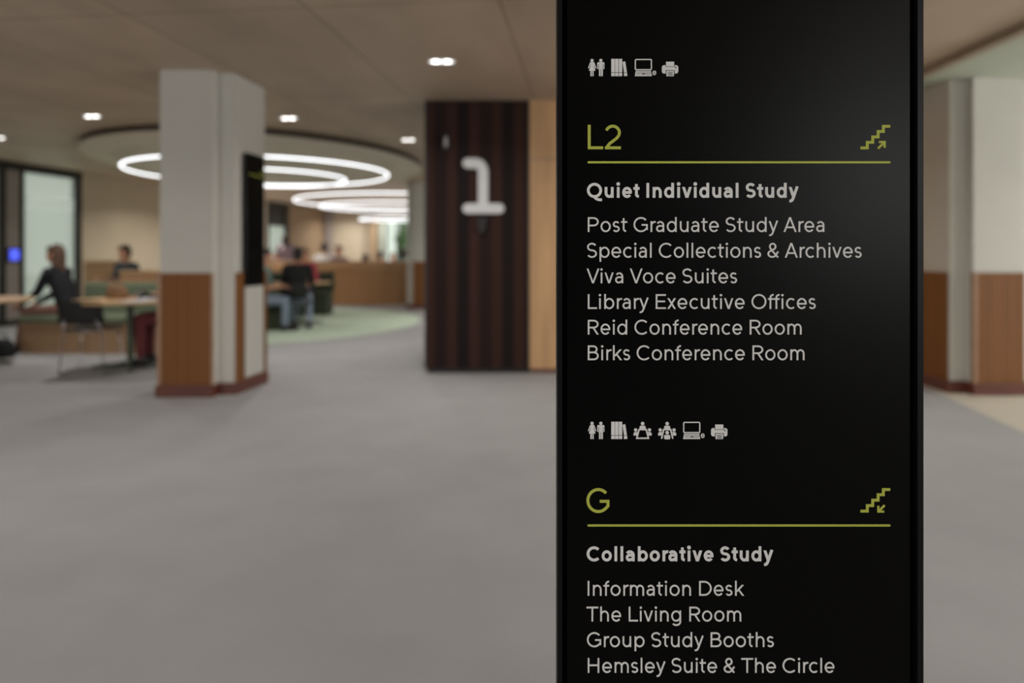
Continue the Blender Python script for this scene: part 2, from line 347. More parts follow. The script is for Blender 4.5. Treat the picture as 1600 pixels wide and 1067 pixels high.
column(X(250, 5.75), X(250, 5.75), X(333, 5.75), X(366, 5.86), 5.75, 6.40, 'white square column with brown timber base, standing left of the dark timber pier', CEIL, 1)
column(X(1484, 5.93), X(1521, 5.83), X(1597, 5.83), 4.50, 5.83, 6.55, 'white column with brown timber base at the far right, partly behind the directory sign', CEIL-.04, -1)
column(X(636, 15.0), X(646, 15.0), X(646, 15.0)+.47, X(646, 15.0)+.60, 14.95, 15.6, 'distant white column with timber base at the right end of the slatted counter', CEIL, -1)

# small black directory and white board on the near column's side
cx1 = X(366, 5.86)
def sideboard(y0, y1, z0, z1, th, inset=.024):
    sx = lambda y: cx1 + .10*(y-5.75) + inset
    return prism(bmesh.new(), [(sx(y0), y0), (sx(y0)+th, y0), (sx(y1)+th, y1), (sx(y1), y1)], z0, z1), sx
yA, yB_ = 5.97, 6.30
bm, sx = sideboard(yA, yB_, .92, 2.09, .02)
d = tag(mk('column_directory', bm, 'sign_black'), 'narrow black directory board mounted on the side of the left white column', 'sign')
def marks(y0, y1, z0, z1, m, name):
    b2 = bmesh.new(); xx = lambda y: sx(y)+.0205
    prism(b2, [(xx(y0), y0), (xx(y0)+.001, y0), (xx(y1)+.001, y1), (xx(y1), y1)], z0, z1); return b2
mk('green_rule', marks(yA+.04, yB_-.03, 1.90, 1.906, 'vinyl_green', 'r'), 'vinyl_green', d)
g = marks(yB_-.07, yB_-.03, 1.925, 1.935, 0, 0); prism(g, [(sx(yB_)+.0205-.005, yB_-.05), (sx(yB_)+.0215-.005, yB_-.05), (sx(yB_)+.0215-.004, yB_-.04), (sx(yB_)+.0205-.004, yB_-.04)], 1.935, 1.97); mk('level_mark', g, 'vinyl_green', d)
for zz, wd in ((1.50, .20), (1.46, .15), (1.42, .18), (1.38, .12), (1.20, .17), (1.16, .13)):
    mk('faint_text_line', marks(yA+.04, yA+.04+wd, zz, zz+.012, 0, 0), 'sign_casing', d)
bm, sx = sideboard(yA, yB_, .12, .915, .012); tag(mk('white_board', bm, 'white_paint'), 'plain white panel below the narrow black directory on the column side', 'panel')

# ------------------------------------------------------------------ dark timber pier with the numeral
px0, px1 = X(664, YP), X(827.5, YP)
pier = tag(empty('timber_pier', ((px0+px1)/2, YP, 0)), 'dark walnut clad pier with the white floor number on it', 'pier')
off = (-(px0+px1)/2, -YP, 0)
mk('cladding', B(px0, px1, YP, YP+1.2, .05, CEIL-.001), 'walnut', pier, loc=off)
mk('plinth', B(px0+.02, px1-.002, YP+.015, YP+1.18, 0, .05), 'black_metal', pier, loc=off)
cr = bmesh.new(); box(cr, px0-.004, px0+.02, YP-.006, YP+.02, .05, CEIL-.002); box(cr, px1-.02, px1, YP-.006, YP+.02, .05, CEIL-.002)
mk('corner_trim', cr, 'frame_dark', pier, loc=off)

def strip_poly(pts, w_, closed=False):
    """mitred offset outline of a polyline -> list of quads (2D)"""
    P_ = [Vector(pts[0])]
    for p in pts[1:]:
        if (Vector(p)-P_[-1]).length > 1e-3: P_.append(Vector(p))
    n = len(P_)
    if closed and (P_[0]-P_[-1]).length < 1e-3: P_ = P_[:-1]; n -= 1
    Lp, Rp = [], []
    for i in range(n):
        a = P_[(i-1) % n] if (closed or i > 0) else None; b = P_[(i+1) % n] if (closed or i < n-1) else None
        d1 = (P_[i]-a).normalized() if a is not None else None; d2 = (b-P_[i]).normalized() if b is not None else None
        if d1 is None: d1 = d2
        if d2 is None: d2 = d1
        n1 = Vector((-d1.y, d1.x)); n2 = Vector((-d2.y, d2.x)); mm = n1+n2
        mm = mm.normalized() if mm.length > 1e-4 else n1
        k = (w_/2)/max(.35, mm.dot(n1)); Lp.append(P_[i]+mm*k); Rp.append(P_[i]-mm*k)
    q = []
    for i in range(n if closed else n-1):
        j = (i+1) % n; q.append([Rp[i], Rp[j], Lp[j], Lp[i]])
    return q
def disc(cx, cy, r, n=20, ry=None): return [Vector((cx+r*math.cos(2*PI*k/n), cy+(ry or r)*math.sin(2*PI*k/n))) for k in range(n)]
def arc(cx, cy, rx, ry, a0, a1, n=None):
    n = n or max(4, int(abs(a1-a0)/9))
    return [(cx+rx*math.cos(math.radians(a0+(a1-a0)*k/n)), cy+ry*math.sin(math.radians(a0+(a1-a0)*k/n))) for k in range(n+1)]

SIGN3 = None
def union2d(polys, layer, s3=None):
    s3 = s3 or SIGN3
    """one clean outline from overlapping strokes, given the thickness of the vinyl"""
    vs2, fs = [], []
    for p in polys:
        q = [Vector((v[0]-1150, v[1]-530)) for v in p]
        if sum(q[i].x*q[(i+1) % len(q)].y-q[(i+1) % len(q)].x*q[i].y for i in range(len(q))) < 0: q.reverse()
        fs.append(list(range(len(vs2), len(vs2)+len(q)))); vs2 += q
    vo, eo, fo, ov, oe, of_ = delaunay_2d_cdt(vs2, [], fs, 0, 1e-4, True)
    fo = [f for f, src in zip(fo, of_) if src]
    bm = bmesh.new(); F_ = [bm.verts.new(s3(v.x+1150, v.y+530, layer)) for v in vo]; K_ = [bm.verts.new(s3(v.x+1150, v.y+530, 0)) for v in vo]; cnt = {}
    for f in fo:
        bm.faces.new([F_[i] for i in f]); bm.faces.new([K_[i] for i in reversed(f)])
        for i in range(len(f)): a, b = f[i], f[(i+1) % len(f)]; cnt[(a, b)] = 1
    for a, b in cnt:
        if (b, a) not in cnt: bm.faces.new((F_[b], F_[a], K_[a], K_[b]))
    return bm
# numeral: one continuous rounded stroke with a foot bar
numeral = bmesh.new(); kk = YP/F
def solid(bm, poly, to3, th):
    a = [bm.verts.new(to3(p[0], p[1], 0)) for p in poly]; b = [bm.verts.new(to3(p[0], p[1], th)) for p in poly]; n = len(poly)
    try:
        bm.faces.new(a[::-1]); bm.faces.new(b)
        for i in range(n): bm.faces.new((a[i], a[(i+1) % n], b[(i+1) % n], b[i]))
    except ValueError: pass
to3 = lambda px, py, t: Vector((X(px, YP), YP-.004-t, Z(py, YP)))
SW = 15.5
path = [(731, 255)] + arc(744, 268, 11, -13, 90, 0)[0:] + [(755, 326)]
path = [(731, 255.5), (744, 255.5), (749.5, 257.5), (753.5, 262.5), (755, 269), (755, 326)]
npoly = strip_poly(path, SW) + strip_poly([(731, 326), (780, 326)], SW) + [disc(c_[0], c_[1], SW/2, 24) for c_ in ((731, 255.5), (731, 326), (780, 326))]
numeral = union2d(npoly, .03, to3)
tag(mk('floor_numeral', numeral, 'numeral_white'), 'large white raised number 1 mounted on the dark walnut pier', 'numeral')
s = tag(empty('wall_sensor', (X(697, YP), YP, Z(222, YP))), 'small grey sensor in black housing high on the dark pier, left of the number', 'sensor')
mk('housing', B(-.035, .035, -.03, 0, -.085, .085, bev=.01), 'black_plastic', s); mk('sensor_face', B(-.018, .018, -.04, -.03, -.05, .05, bev=.006), 'laptop_grey', s)
s = tag(empty('wall_bracket', (X(753.5, YP), YP, Z(350, YP))), 'small black tapered bracket fixed to the dark pier right below the number', 'bracket')
bk = bmesh.new(); solid(bk, [(-.055, .06), (.055, .06), (.02, -.09), (-.02, -.09)], lambda a, b, t: Vector((a, -t, b)), .05); mk('bracket_body', bk, 'black_plastic', s)
mk('bracket_plate', B(-.05, .05, -.06, 0, .055, .07), 'black_metal', s)

# ------------------------------------------------------------------ the directory sign (1 m in front of the camera)
YS = 1.0; k1 = YS/F
sx0, sx1 = X(870.7, YS), X(1443, YS); scx = (sx0+sx1)/2
SH = 2.12
sign = tag(empty('directory_sign', (scx, YS, 0)), 'tall black directory sign listing library floors in grey and green lettering', 'sign')
so = (-scx, -YS, 0)
TD = .03
cas = bmesh.new()
box(cas, sx0, sx0+.0072, YS, YS+TD, 0, SH); box(cas, sx1-.0085, sx1, YS, YS+TD, 0, SH); box(cas, sx0, sx1, YS, YS+TD, SH-.008, SH)
box(cas, sx0+.0072, sx1-.0085, YS+.012, YS+TD, 0, SH-.008)
mk('casing', cas, 'sign_casing', sign, loc=so)
mk('shadow_gap', B(sx0+.0072, sx1-.0085, YS+.009, YS+.012, .005, SH-.008), 'gap_black', sign, loc=so)
mk('front_panel', B(X(886.5, YS), X(1421.5, YS), YS, YS+.009, .03, SH-.03), 'sign_black', sign, loc=so)
mk('base_plate', B(sx0+.02, sx1-.02, YS-.12, YS+.15, 0, .012), 'black_metal', sign, loc=so)
TH = .0006
s3 = lambda px, py, t: Vector((X(px, YS), YS-.00005-t*TH, Z(py, YS)))
SIGN3 = s3
def flat(name, polys, m, layer=1.0, label=None):
    o = mk(name, union2d(polys, layer), m, sign, loc=so)
    if label: o['label'] = label
    return o

def glyph(ch, w_):
    """-> ink width, left bearing, right bearing, list of polygons; units are photo pixels, baseline 0, up positive"""
    h = w_/2; CH = 23.0; XH = 16.8; out = []
    bold = w_ > 4
    S = lambda pts, closed=False: out.extend(strip_poly(pts, w_, closed))
    def D(x0, y0, x1, y1, f=1.0):           # diagonal cut level at both ends
        ln = math.hypot(x1-x0, y1-y0); hw = f*w_*ln/abs(y1-y0)/2
        out.append([Vector((x0-hw, y0)), Vector((x0+hw, y0)), Vector((x1+hw, y1)), Vector((x1-hw, y1))])
    rnd, stm, dia = 1.3, 2.3, .4
    def bowl(cx, W, H=XH, base=0): S(arc(cx, base+H/2, W/2-h, H/2-h+.25, 0, 360, 40), True)
    def arch(x0, W, ry=6.3):
        rx = (W-w_)/2; cy = XH+.2-h-ry
        S(arc(x0+h+rx, cy, rx, ry, 180, 0) + [(x0+W-h, 0)])
    def ss(W, H):
        r = (H-w_)/4+.1; rx = W/2-h
        S(arc(W/2, H-h-r+.2, rx*.96, r, 28, 270) [0:] + arc(W/2, h+r-.2, rx, r, 90, -152)[1:])
    c = ch
    if c == 'o': bowl(7.9, 15.8); return 15.8, rnd, rnd, out
    if c == 'O': bowl(11.6, 23.2, CH); return 23.2, rnd, rnd, out
    if c == 'Q':
        bowl(11.8, 23.6, CH); S([(11.5, 1.5), (14, -1.2), (17, -2.6), (20.5, -3.2), (23.5, -3.1)] if bold else [(13, 6), (21, -1)]); return 23.8, rnd, rnd, out
    if c in 'bpdq' or c == 'g':
        W = 15.4
        if c in 'bp': bowl(W/2+.2, W); S([(h, CH+.3 if c == 'b' else XH), (h, 0 if c == 'b' else -6.4)]); return W, stm, rnd, out
        bowl(W/2, W)
        if c == 'd': S([(W-h, CH+.3), (W-h, 0)])
        else: S([(W-h, XH), (W-h, -.5)] + arc(W/2+.2, -.5, W/2-h-.2, 5.2, 0, -145)[1:])
        return W, rnd, stm, out
    if c in 'nh': S([(h, XH if c == 'n' else CH+.3), (h, 0)]); arch(0, 13.4+(.6 if bold else 0)); return 13.4+(.6 if bold else 0), stm, stm-.2, out
    if c == 'm': S([(h, XH), (h, 0)]); W = 12.3; arch(0, W, 5.8); arch(W-w_, W, 5.8); return 2*W-w_, stm, stm-.2, out
    if c == 'u':
        W = 13.4+(.6 if bold else 0); rx = (W-w_)/2; S([(W-h, XH), (W-h, 0)]); S([(h, XH)] + arc(h+rx, h-.2+6.2, rx, 6.2, 180, 360)); return W, stm-.2, stm, out
    if c == 'r': S([(h, XH), (h, 0)]); S(arc(h+5.6, XH-h-5.9+.2, 5.6, 5.9, 180, 78)); return 7.2+(.8 if bold else 0), stm, .1, out
    if c == 'i':
        S([(h, XH), (h, 0)]); out.append(disc(h, 21.5, 1.85 if not bold else 2.9)); return w_, stm, stm, out
    if c == 'l': S([(h, CH+.3), (h, 0)]); return w_, stm, stm, out
    if c == 'I': S([(h, CH), (h, 0)]); return w_, stm+.4, stm+.4, out
    if c == 't':
        x = 2.6+h; S([(x, XH+4.6), (x, 5)] + arc(x+4.4, 5, 4.4, 5-h+.1, 180, 262)); S([(0, XH-h), (9.6, XH-h)]); return 9.6, .5, .5, out
    if c == 'f':
        x = 2.6+h; S([(x, 0), (x, CH-5.3)] + arc(x+4.8, CH-5.3, 4.8, 5.3-h+.4, 180, 88)); S([(0, XH-h), (8.8, XH-h)]); return 8.8, .3, .2, out
    if c == 'a':
        W = 12.6+(1.2 if bold else 0); sx_ = W-h; t = 9.8+(.4 if bold else 0); rx = sx_-6.4
        S([(sx_, 0), (sx_, XH-h-5.2)] + arc(6.5, XH-h-5.2+.2, sx_-6.5, 5.2, 0, 148)[1:])
        S([(sx_, t-h*.3), (5.2, t-h*.3)] + arc(5.2, (t-h*.3+h)/2-.1, 5.2-h, (t-h*1.3)/2, 90, 270)[1:] + [(7.2, h+.15), (9.4, h+1.2), (sx_, 5.0)]); return W, 1.2, stm-.2, out
    if c == 'e':
        W = 15.2; S(arc(W/2, XH/2, W/2-h, XH/2-h+.25, 0, 322)); S([(h, XH/2-.3+(.2 if bold else 0)), (W-h*.2, XH/2-.3+(.2 if bold else 0))]); return W, rnd, rnd, out
    if c == 'c': W = 14.0; S(arc(7.9, XH/2, 7.9-h, XH/2-h+.25, 48, 312)); return W, rnd, .8, out
    if c == 's': ss(10.9+(1.2 if bold else 0), XH); return 10.9+(1.2 if bold else 0), 1.1, 1.1, out
    if c == 'S': ss(15.6, CH); return 15.6, 1.3, 1.3, out
    if c == 'v': W = 14.4+(1 if bold else 0); D(h*1.1, XH, W/2, 0); D(W-h*1.1, XH, W/2, 0); return W, dia, dia, out
    if c == 'y':
        W = 14.4+(1 if bold else 0); D(h*1.1, XH, W/2+.2, .3); ex, ey = W/2-1.9, -3.2
        S([(W-h*1.1+ .35, XH+.9), (ex+.9, ey+2.2-.3), (ex, ey), (ex-1.5, ey-1.5), (ex-3.4, ey-1.9), (ex-4.6, ey-1.8)])
        return W, dia, dia, out
    if c == 'x': W = 13.6; D(h*1.2, XH, W-h*1.2, 0); D(W-h*1.2, XH, h*1.2, 0); return W, dia, dia, out
    if c == 'k': S([(h, CH+.3), (h, 0)]); D(12.0, XH, 2.4, 6.2); D(5.6, 9.3, 12.6, 0); return 13.6, stm, dia, out
    if c == 'V': W = 20.0; D(h*1.1, CH, W/2, 0); D(W-h*1.1, CH, W/2, 0); return W, .3, .3, out
    if c == 'A': W = 20.4; D(h*1.1, 0, W/2, CH); D(W-h*1.1, 0, W/2, CH); S([(4.2, 7.2), (W-4.2, 7.2)]); return W, .3, .3, out
    if c == 'P': S([(h, 0), (h, CH)]); ry = (14.2-w_)/2; S([(h, CH-h), (8.8, CH-h)] + arc(8.8, CH-h-ry, 17-h-8.8, ry, 90, -90) + [(h, CH-h-2*ry)]); return 17, stm+.4, 1, out
    if c == 'R':
        S([(h, 0), (h, CH)]); ry = (13.4-w_)/2; S([(h, CH-h), (8.8, CH-h)] + arc(8.8, CH-h-ry, 16.8-h-8.8, ry, 90, -90) + [(h, CH-h-2*ry)]); D(8.6, 10.6, 15.6, 0); return 17.2, stm+.4, .8, out
    if c == 'B':
        S([(h, 0), (h, CH)]); r1 = (CH/2+.3-h*1.0-h*.5)/2; ym = 12.2
        ra = (CH-h-ym)/2; S([(h, CH-h), (8.6, CH-h)] + arc(8.6, CH-h-ra, 15.2-h-8.6, ra, 90, -90) + [(h, ym)])
        rb = (ym-h)/2; S([(h, ym), (9.2, ym)] + arc(9.2, h+rb, 17-h-9.2, rb, 90, -90) + [(h, h)]); return 17, stm+.4, 1.2, out
    if c == 'D': S([(h, 0), (h, CH)]); S([(h, CH-h), (8, CH-h)] + arc(8, CH/2, 19.6-h-8, CH/2-h, 90, -90) + [(h, h)]); return 19.6, stm+.4, rnd, out
    if c == 'E': S([(h, 0), (h, CH)]); [S([(h, y), (x, y)]) for y, x in ((h, 15.8), (CH/2+.3, 14.6), (CH-h, 15.8))]; return 15.8, stm+.4, 1, out
    if c == 'L': S([(h, 0), (h, CH)]); S([(h, h), (14.4, h)]); return 14.4, stm+.4, .6, out
    if c == 'T': S([(9.2, 0), (9.2, CH)]); S([(0, CH-h), (18.4, CH-h)]); return 18.4, .8, .8, out
    if c == 'H': S([(h, 0), (h, CH)]); S([(18-h, 0), (18-h, CH)]); S([(h, CH/2+.3), (18-h, CH/2+.3)]); return 18, stm+.4, stm+.4, out
    if c == 'C': S(arc(11.6, CH/2, 11.6-h, CH/2-h+.25, 45, 315)); return 20.6, rnd, 1, out
    if c == 'G':
        R = 11.6-h; S(arc(11.6, CH/2, R, CH/2-h+.25, 42, 322) + [(22.2-h, 4.6), (22.2-h, 10.9)]); S([(22.2, 11.2-.2), (12.6, 11.2-.2)]); return 22.2, rnd, 1.4, out
    if c == '&':
        S(arc(8.2, CH-h-4.6+.2, 4.4, 4.6, -60, 215, 24) + [(9.6, 8.2), (17.8-h, .3)])
        S([(10.6, 13.6)] + arc(7.4, 6.1, 7.4-h, 6.1-h+.1, 118, 330, 20)[0:] + [(16.6, 9.6)]); return 18.4, 1.2, .6, out
    if c == ' ': return 6.6, 0, 0, out
    raise ValueError(c)
def text(s_, x0, x1, base, w_, m, name='text_line'):
    items, x = [], 0.0; first = None
    kern = {('V', 'i'): -1.2, ('V', 'o'): -1.6, ('T', 'h'): -.6, ('A', 'r'): -.2, ('f', 'f'): -.8, ('r', 'a'): -.5, ('r', 'y'): -.2, ('L', 'i'): -.4}
    prev = None
    for i, ch in enumerate(s_):
        wd, lb, rb, polys = glyph(ch, w_)
        if i == 0: lb = 0
        x += lb + kern.get((prev, ch), 0); items.append((x, i, polys)); end = x+wd; x = end+rb; prev = ch
    tr = ((x1-x0) - end)/(len(s_)-1)
    out = []
    for gx, i, polys in items:
        for p in polys: out.append([(x0+gx+i*tr+v[0], base-v[1]) for v in p])
    o = flat(name, out, m); print('TEXT', s_, 'tracking', round(tr, 2)); return o
WR, WBd = 2.55, 4.25
LINES = [('Quiet Individual Study', 917, 1247.5, 309, WBd), ('Post Graduate Study Area', 918.4, 1287.8, 362.4, WR), ('Special Collections & Archives', 917, 1346, 402.6, WR),
         ('Viva Voce Suites', 916.5, 1151.5, 442.5, WR), ('Library Executive Offices', 918.4, 1274.3, 482.6, WR), ('Reid Conference Room', 918.4, 1252.3, 522.6, WR), ('Birks Conference Room', 918.4, 1256.8, 562.6, WR),
         ('Collaborative Study', 916.6, 1208, 876.6, WBd), ('Information Desk', 918.2, 1162, 930.4, WR), ('The Living Room', 916.3, 1158, 970.6, WR), ('Group Study Booths', 917, 1209, 1010.6, WR), ('Hemsley Suite & The Circle', 918.3, 1303.6, 1050.8, WR)]
for a in LINES: text(*a, 'vinyl_grey')
# level letters
def big(polys): return polys
LW2 = 4.5
P2 = strip_poly([(920.6, 195), (920.6, 231)], LW2) + strip_poly([(918.4, 231), (942.4, 231)], LW2)
def Q2(): # numeral 2
    pts = [(948.2, 205.2)] + [(957.3+10.4*math.cos(a), 207.4-10.2*math.sin(a)) for a in [math.radians(t) for t in range(160, -31, -10)]] + [(963, 216.4), (952.6, 224.3), (949.6, 228), (948, 231.8), (947.8, 233.2)]
    return strip_poly(pts[1:], LW2) + strip_poly([(945.2, 231), (970, 231)], LW2)
flat('level_letters', P2+Q2(), 'vinyl_green')
Gp = [(934.8+16.3*math.cos(math.radians(t)), 781.8-17.2*math.sin(math.radians(t))) for t in range(42, 317, 8)]
flat('level_letter', strip_poly(Gp + [(949.9, 790.5), (949.9, 781)], LW2) + strip_poly([(952.1, 783), (937, 783)], LW2), 'vinyl_green')
def rule(y):
    return strip_poly([(919.5, y), (1389.5, y)], 3.3) + [disc(919.5, y, 1.65, 12), disc(1389.5, y, 1.65, 12)]
flat('green_rule', rule(253.6), 'vinyl_green'); flat('green_rule', rule(820.7), 'vinyl_green')
def stairs(dy, up):
    f = lambda x, y: (1320+x/11.854, 180+y/11.854+dy)
    pts = [f(*p) for p in ((287, 606), (414, 606), (414, 503), (514, 503), (514, 403), (614, 403), (614, 302), (711, 302), (711, 206), (838, 206))]
    pl = strip_poly(pts, 4.3)
    if up: ar = [[(612, 618), (728, 502)], [(628, 497), (735, 497), (735, 604)]]
    else: ar = [[(735, 497+0), (630, 602)], [(618, 508), (618, 614), (726, 614)]]
    for a in ar: pl += strip_poly([f(*p) for p in a], 3.3)
    return pl
flat('stairs_up_icon', stairs(0, True), 'vinyl_green'); flat('stairs_down_icon', stairs(567.2, False), 'vinyl_green')
# pictograms, coordinates in eighths of a pixel from (900, 60)
def rr(x0, y0, x1, y1, r, n=5):
    p = []
    for cx, cy, a in ((x1-r, y0+r, -90), (x1-r, y1-r, 0), (x0+r, y1-r, 90), (x0+r, y0+r, 180)):
        for k in range(n+1): t = math.radians(a+90*k/n); p.append((cx+r*math.cos(t), cy+r*math.sin(t)))
    return p
def icon(name, pos, neg, dx=0, dy=0):
    f = lambda p: [(900+x/8.0+dx, 60+y/8.0+dy) for x, y in p]
    o = flat(name, [f(p) for p in pos], 'vinyl_grey')
    if neg:
        bm = bmesh.new()
        for p in neg: solid(bm, f(p), s3, 1.6)
        mk('icon_detail', bm, 'gap_black', o)
    return o
R_ = lambda x0, y0, x1, y1: [(x0, y0), (x1, y0), (x1, y1), (x0, y1)]
def seg8(a, b, w_): return [[(v[0], v[1]) for v in q] for q in strip_poly([a, b], w_)]
toilets = ([disc(200, 277, 20), [(187, 298), (218, 298), (224, 345), (243, 404), (160, 404), (180, 345)], R_(179, 400, 198, 473), R_(203, 400, 221, 473)] + seg8((182, 302), (155, 374), 13) + seg8((222, 302), (248, 374), 13) + [disc(187, 305, 9), disc(217, 305, 9)]
           + [disc(310, 277, 20), rr(265, 298, 355, 330, 14), R_(265, 312, 279, 383), R_(341, 312, 355, 383), R_(284, 310, 336, 402), R_(287, 400, 308, 473), R_(313, 400, 335, 473)])
tneg = [R_(198.5, 404, 202.5, 473), R_(308.5, 390, 312.5, 473), R_(280, 322, 283, 384), R_(337, 322, 340, 384)]
books = [R_(440, 257, 484, 424), R_(489, 257, 530, 424), R_(536, 257, 577, 424), R_(440, 431, 484, 473), R_(489, 431, 530, 473), R_(536, 431, 577, 473), [(581, 296), (615, 288), (635, 422), (600, 428)], [(598, 434), (636, 428), (641, 470), (600, 473)]]
laptop = [[(v[0], v[1]) for v in q] for q in strip_poly(rr(741, 265, 942, 392, 12), 14, True)] + [[(746, 407), (937, 407), (948, 473), (735, 473)], rr(957, 403, 1001, 460, 20)]
lneg = [R_(820, 438, 862, 450)] + [R_(758+j*19-k*3, 420+k*14, 768+j*19-k*3, 425+k*14) for k in range(3) for j in range(10) if not (k > 0 and 3 <= j <= 5)] + [disc(979, 437, 8), R_(977, 404, 981, 425)]
printer = [rr(1073, 336, 1277, 440, 28), R_(1124, 292, 1226, 352), R_(1129, 405, 1223, 473)]
pneg = [R_(1124, 352, 1226, 356), R_(1120, 399, 1229, 405), R_(1122, 400, 1128, 441), R_(1224, 400, 1230, 441), R_(1118, 334, 1124, 356), R_(1226, 334, 1232, 356), R_(1146, 424, 1206, 430), R_(1146, 440, 1206, 446), R_(1146, 456, 1206, 462), disc(1246, 366, 8)]
for dy in (0, 566.6):
    icon('toilets_icon', toilets, tneg, 0, dy); icon('books_icon', books, None, 0, dy)
icon('computer_icon', laptop, lneg); icon('printer_icon', printer, pneg)
icon('computer_icon', laptop, lneg, 75.5, 566.6); icon('printer_icon', printer, pneg, 76.8, 566.6)
g6 = lambda p, sx_=0: [((x+sx_)*1.3, (y*1.3)+108.8) for x, y in p]       # sixths -> eighths of a pixel, row 2 of the sign
def meeting(sx_, person_front):
    frame = [(606, 190), (674, 190), (696, 274), (584, 274)]
    pos = [g6(disc(640, 133, 17), sx_), g6(rr(611, 154, 669, 190, 12), sx_), g6(disc(573, 194, 16), sx_), g6(disc(706, 194, 16), sx_),
           g6([(553, 248), (553, 226), (564, 215), (590, 213), (584, 248)], sx_), g6([(727, 248), (727, 226), (716, 215), (690, 213), (696, 248)], sx_)]
    if not person_front: pos += [g6([(v[0], v[1]) for v in q], sx_) for q in strip_poly(frame, 14, True)]
    else:
        pos += [g6([(v[0], v[1]) for v in q], sx_) for q in strip_poly([(594, 274), (588, 272), (606, 190), (674, 190), (692, 272), (686, 274)], 14)]
        pos += [g6(disc(640, 220, 17), sx_), g6(rr(611, 242, 669, 284, 12), sx_)]
    return pos
# its origin row is 640 in the photo: 60 + y/8 with y*1.3/8 = y/6.154
def meet_icon(name, sx_, pf):
    return icon(name, [[(x, y-108.8) for x, y in p] for p in meeting(sx_, pf)], None, 0, 580)
meet_icon('meeting_table_icon', 0, False); meet_icon('meeting_room_icon', 236, True)

# ------------------------------------------------------------------ downlights
dl = empty('downlight', (0, 0, CEIL)); tag(dl, 'x', 'ceiling light', 'oval twin downlights in the plywood ceiling')
def stad(w2, r, n=12): return [(w2+r*math.cos(t), r*math.sin(t)) for t in [-PI/2+PI*k/n for k in range(n+1)]] + [(-w2+r*math.cos(t), r*math.sin(t)) for t in [PI/2+PI*k/n for k in range(n+1)]]
mk('reflector', prism(bmesh.new(), stad(.056, .046), -.004, .001), 'lamp_dim', dl)
tr = bmesh.new(); o_ = stad(.056, .056); i_ = stad(.056, .046); n = len(o_)
V = [[tr.verts.new((*p, z)) for p in ring] for ring, z in ((i_, -.001), (i_, -.009), (o_, -.006), (o_, -.0))]
for a in range(4):
    for k in range(n): tr.faces.new((V[a][k], V[a][(k+1) % n], V[(a+1) % 4][(k+1) % n], V[(a+1) % 4][k]))
mk('trim_ring', tr, 'numeral_white', dl)
for s_ in (-1, 1): mk('lamp', lathe(bmesh.new(), [(.014, -.007), (.026, -.006), (.026, -.004)], (s_*.046, 0, 0), 20), 'lamp_glow', dl)
spots = [(690, 95, 0, 'twin oval downlight nearest the camera, in the ceiling above the dark pier'), (144, 181, -.12, 'twin oval downlight in the ceiling left of the white column'),
         (451, 184, -.12, 'twin oval downlight in the ceiling just right of the white column'), (638, 218, -.1, 'smallest twin oval downlight, beside the top of the dark pier'),
          (606, 326, -.1, 'tiny far downlight glinting between the far ring lights'),
         (-3, 215, -.1, 'twin oval downlight cut by the left edge of the photo')]
first = True
for px, py, a, lab in spots:
    Y = (CEIL-CAMZ)*F/(HZ-py); o = dl if first else copy_tree(dl); first = False
    o.location = (X(px, Y), Y, CEIL-.001); o.rotation_euler = (0, 0, a); o['label'] = lab
    lamp('downlight_and_fill', (X(px, Y), Y, CEIL-.02), 20 if Y < 20 else 30, .10)
o = copy_tree(dl); o.location = (6.72, 8.8, CEIL-.041); o['label'] = 'bright downlight cut by the right edge of the photo, in the pale ceiling'; o['group'] = 'downlights in the pale ceiling'
lamp('downlight_and_fill', (6.72, 8.8, CEIL-.07), 24)
# lamps added without fixtures, out of the frame and behind column, pier and sign
for x, y, pw in ((-2.6, 3.4, 17), (-5.8, 3.6, 18), (1.4, 2.2, 14), (1.9, 5.0, 18), (-5.3, .6, 17), (-1.6, .2, 17), (2.2, -1.8, 12), (-3, -2.6, 12), (5.8, 3.4, 16), (6.0, 12., 20),
                 (-6.1, 14.0, 52), (-6.6, 17.6, 80), (-1.1, 12.2, 30), (-1.0, 16.5, 60), (-1.9, 18.5, 90), (-2.4, 21.6, 120), (1.4, 19., 30), (-5.6, 23.0, 26)):  # this row: fill added to brighten the far end
    lamp('downlight_and_fill', (x, y, CEIL-.06), pw)

# ------------------------------------------------------------------ ring lights
def ring(cx, cy, z, r, lab):
    t = tag(empty('ring_light', (cx, cy, z)), lab, 'ring light', 'suspended ring lights')
    mk('glowing_tube', tube(bmesh.new(), [(r*math.cos(a), r*math.sin(a), 0) for a in [2*PI*k/96 for k in range(96)]], .010 if cy < 13 else .014, 8, True), 'tube', t, smooth=True)
    hs = bmesh.new(); prof = [(-.016, .009), (.016, .009), (.016, .026), (-.016, .026)]
    V = [[hs.verts.new(((r+a)*math.cos(t), (r+a)*math.sin(t), z_)) for a, z_ in prof] for t in [2*PI*k/96 for k in range(96)]]
    for i in range(96):
        for k in range(4): hs.faces.new((V[i][k], V[i][(k+1) % 4], V[(i+1) % 96][(k+1) % 4], V[(i+1) % 96][k]))
    mk('housing', hs, 'numeral_white', t)
    top = (CEIL-.10 if z < 2.6 and cy < 13 else CEIL) - z
    for k in range(4):
        a = PI/4+PI/2*k; mk('suspension_wire', lathe(bmesh.new(), [(.0025, .02), (.0025, top)], (r*math.cos(a), r*math.sin(a), 0), 6), 'chrome', t)
ring(-4.0, 10.95, 2.50, 1.98, 'largest glowing ring light, passing behind the white column')
ring(-4.32, 11.75, 2.50, 1.42, 'glowing ring light nested inside the largest ring, right of the column')
ring(X(480, 17.2)+3.0-.82, 18.35, 2.60, 2.75, 'glowing ring light cut by the far column, upper of the far rings')
ring(-3.5, 20.4, 2.60, 2.15, 'glowing ring light directly below the upper far ring')
ring(-3.93, 22.2, 2.33, 1.0, 'lowest and smallest glowing ring light, above the bright window')

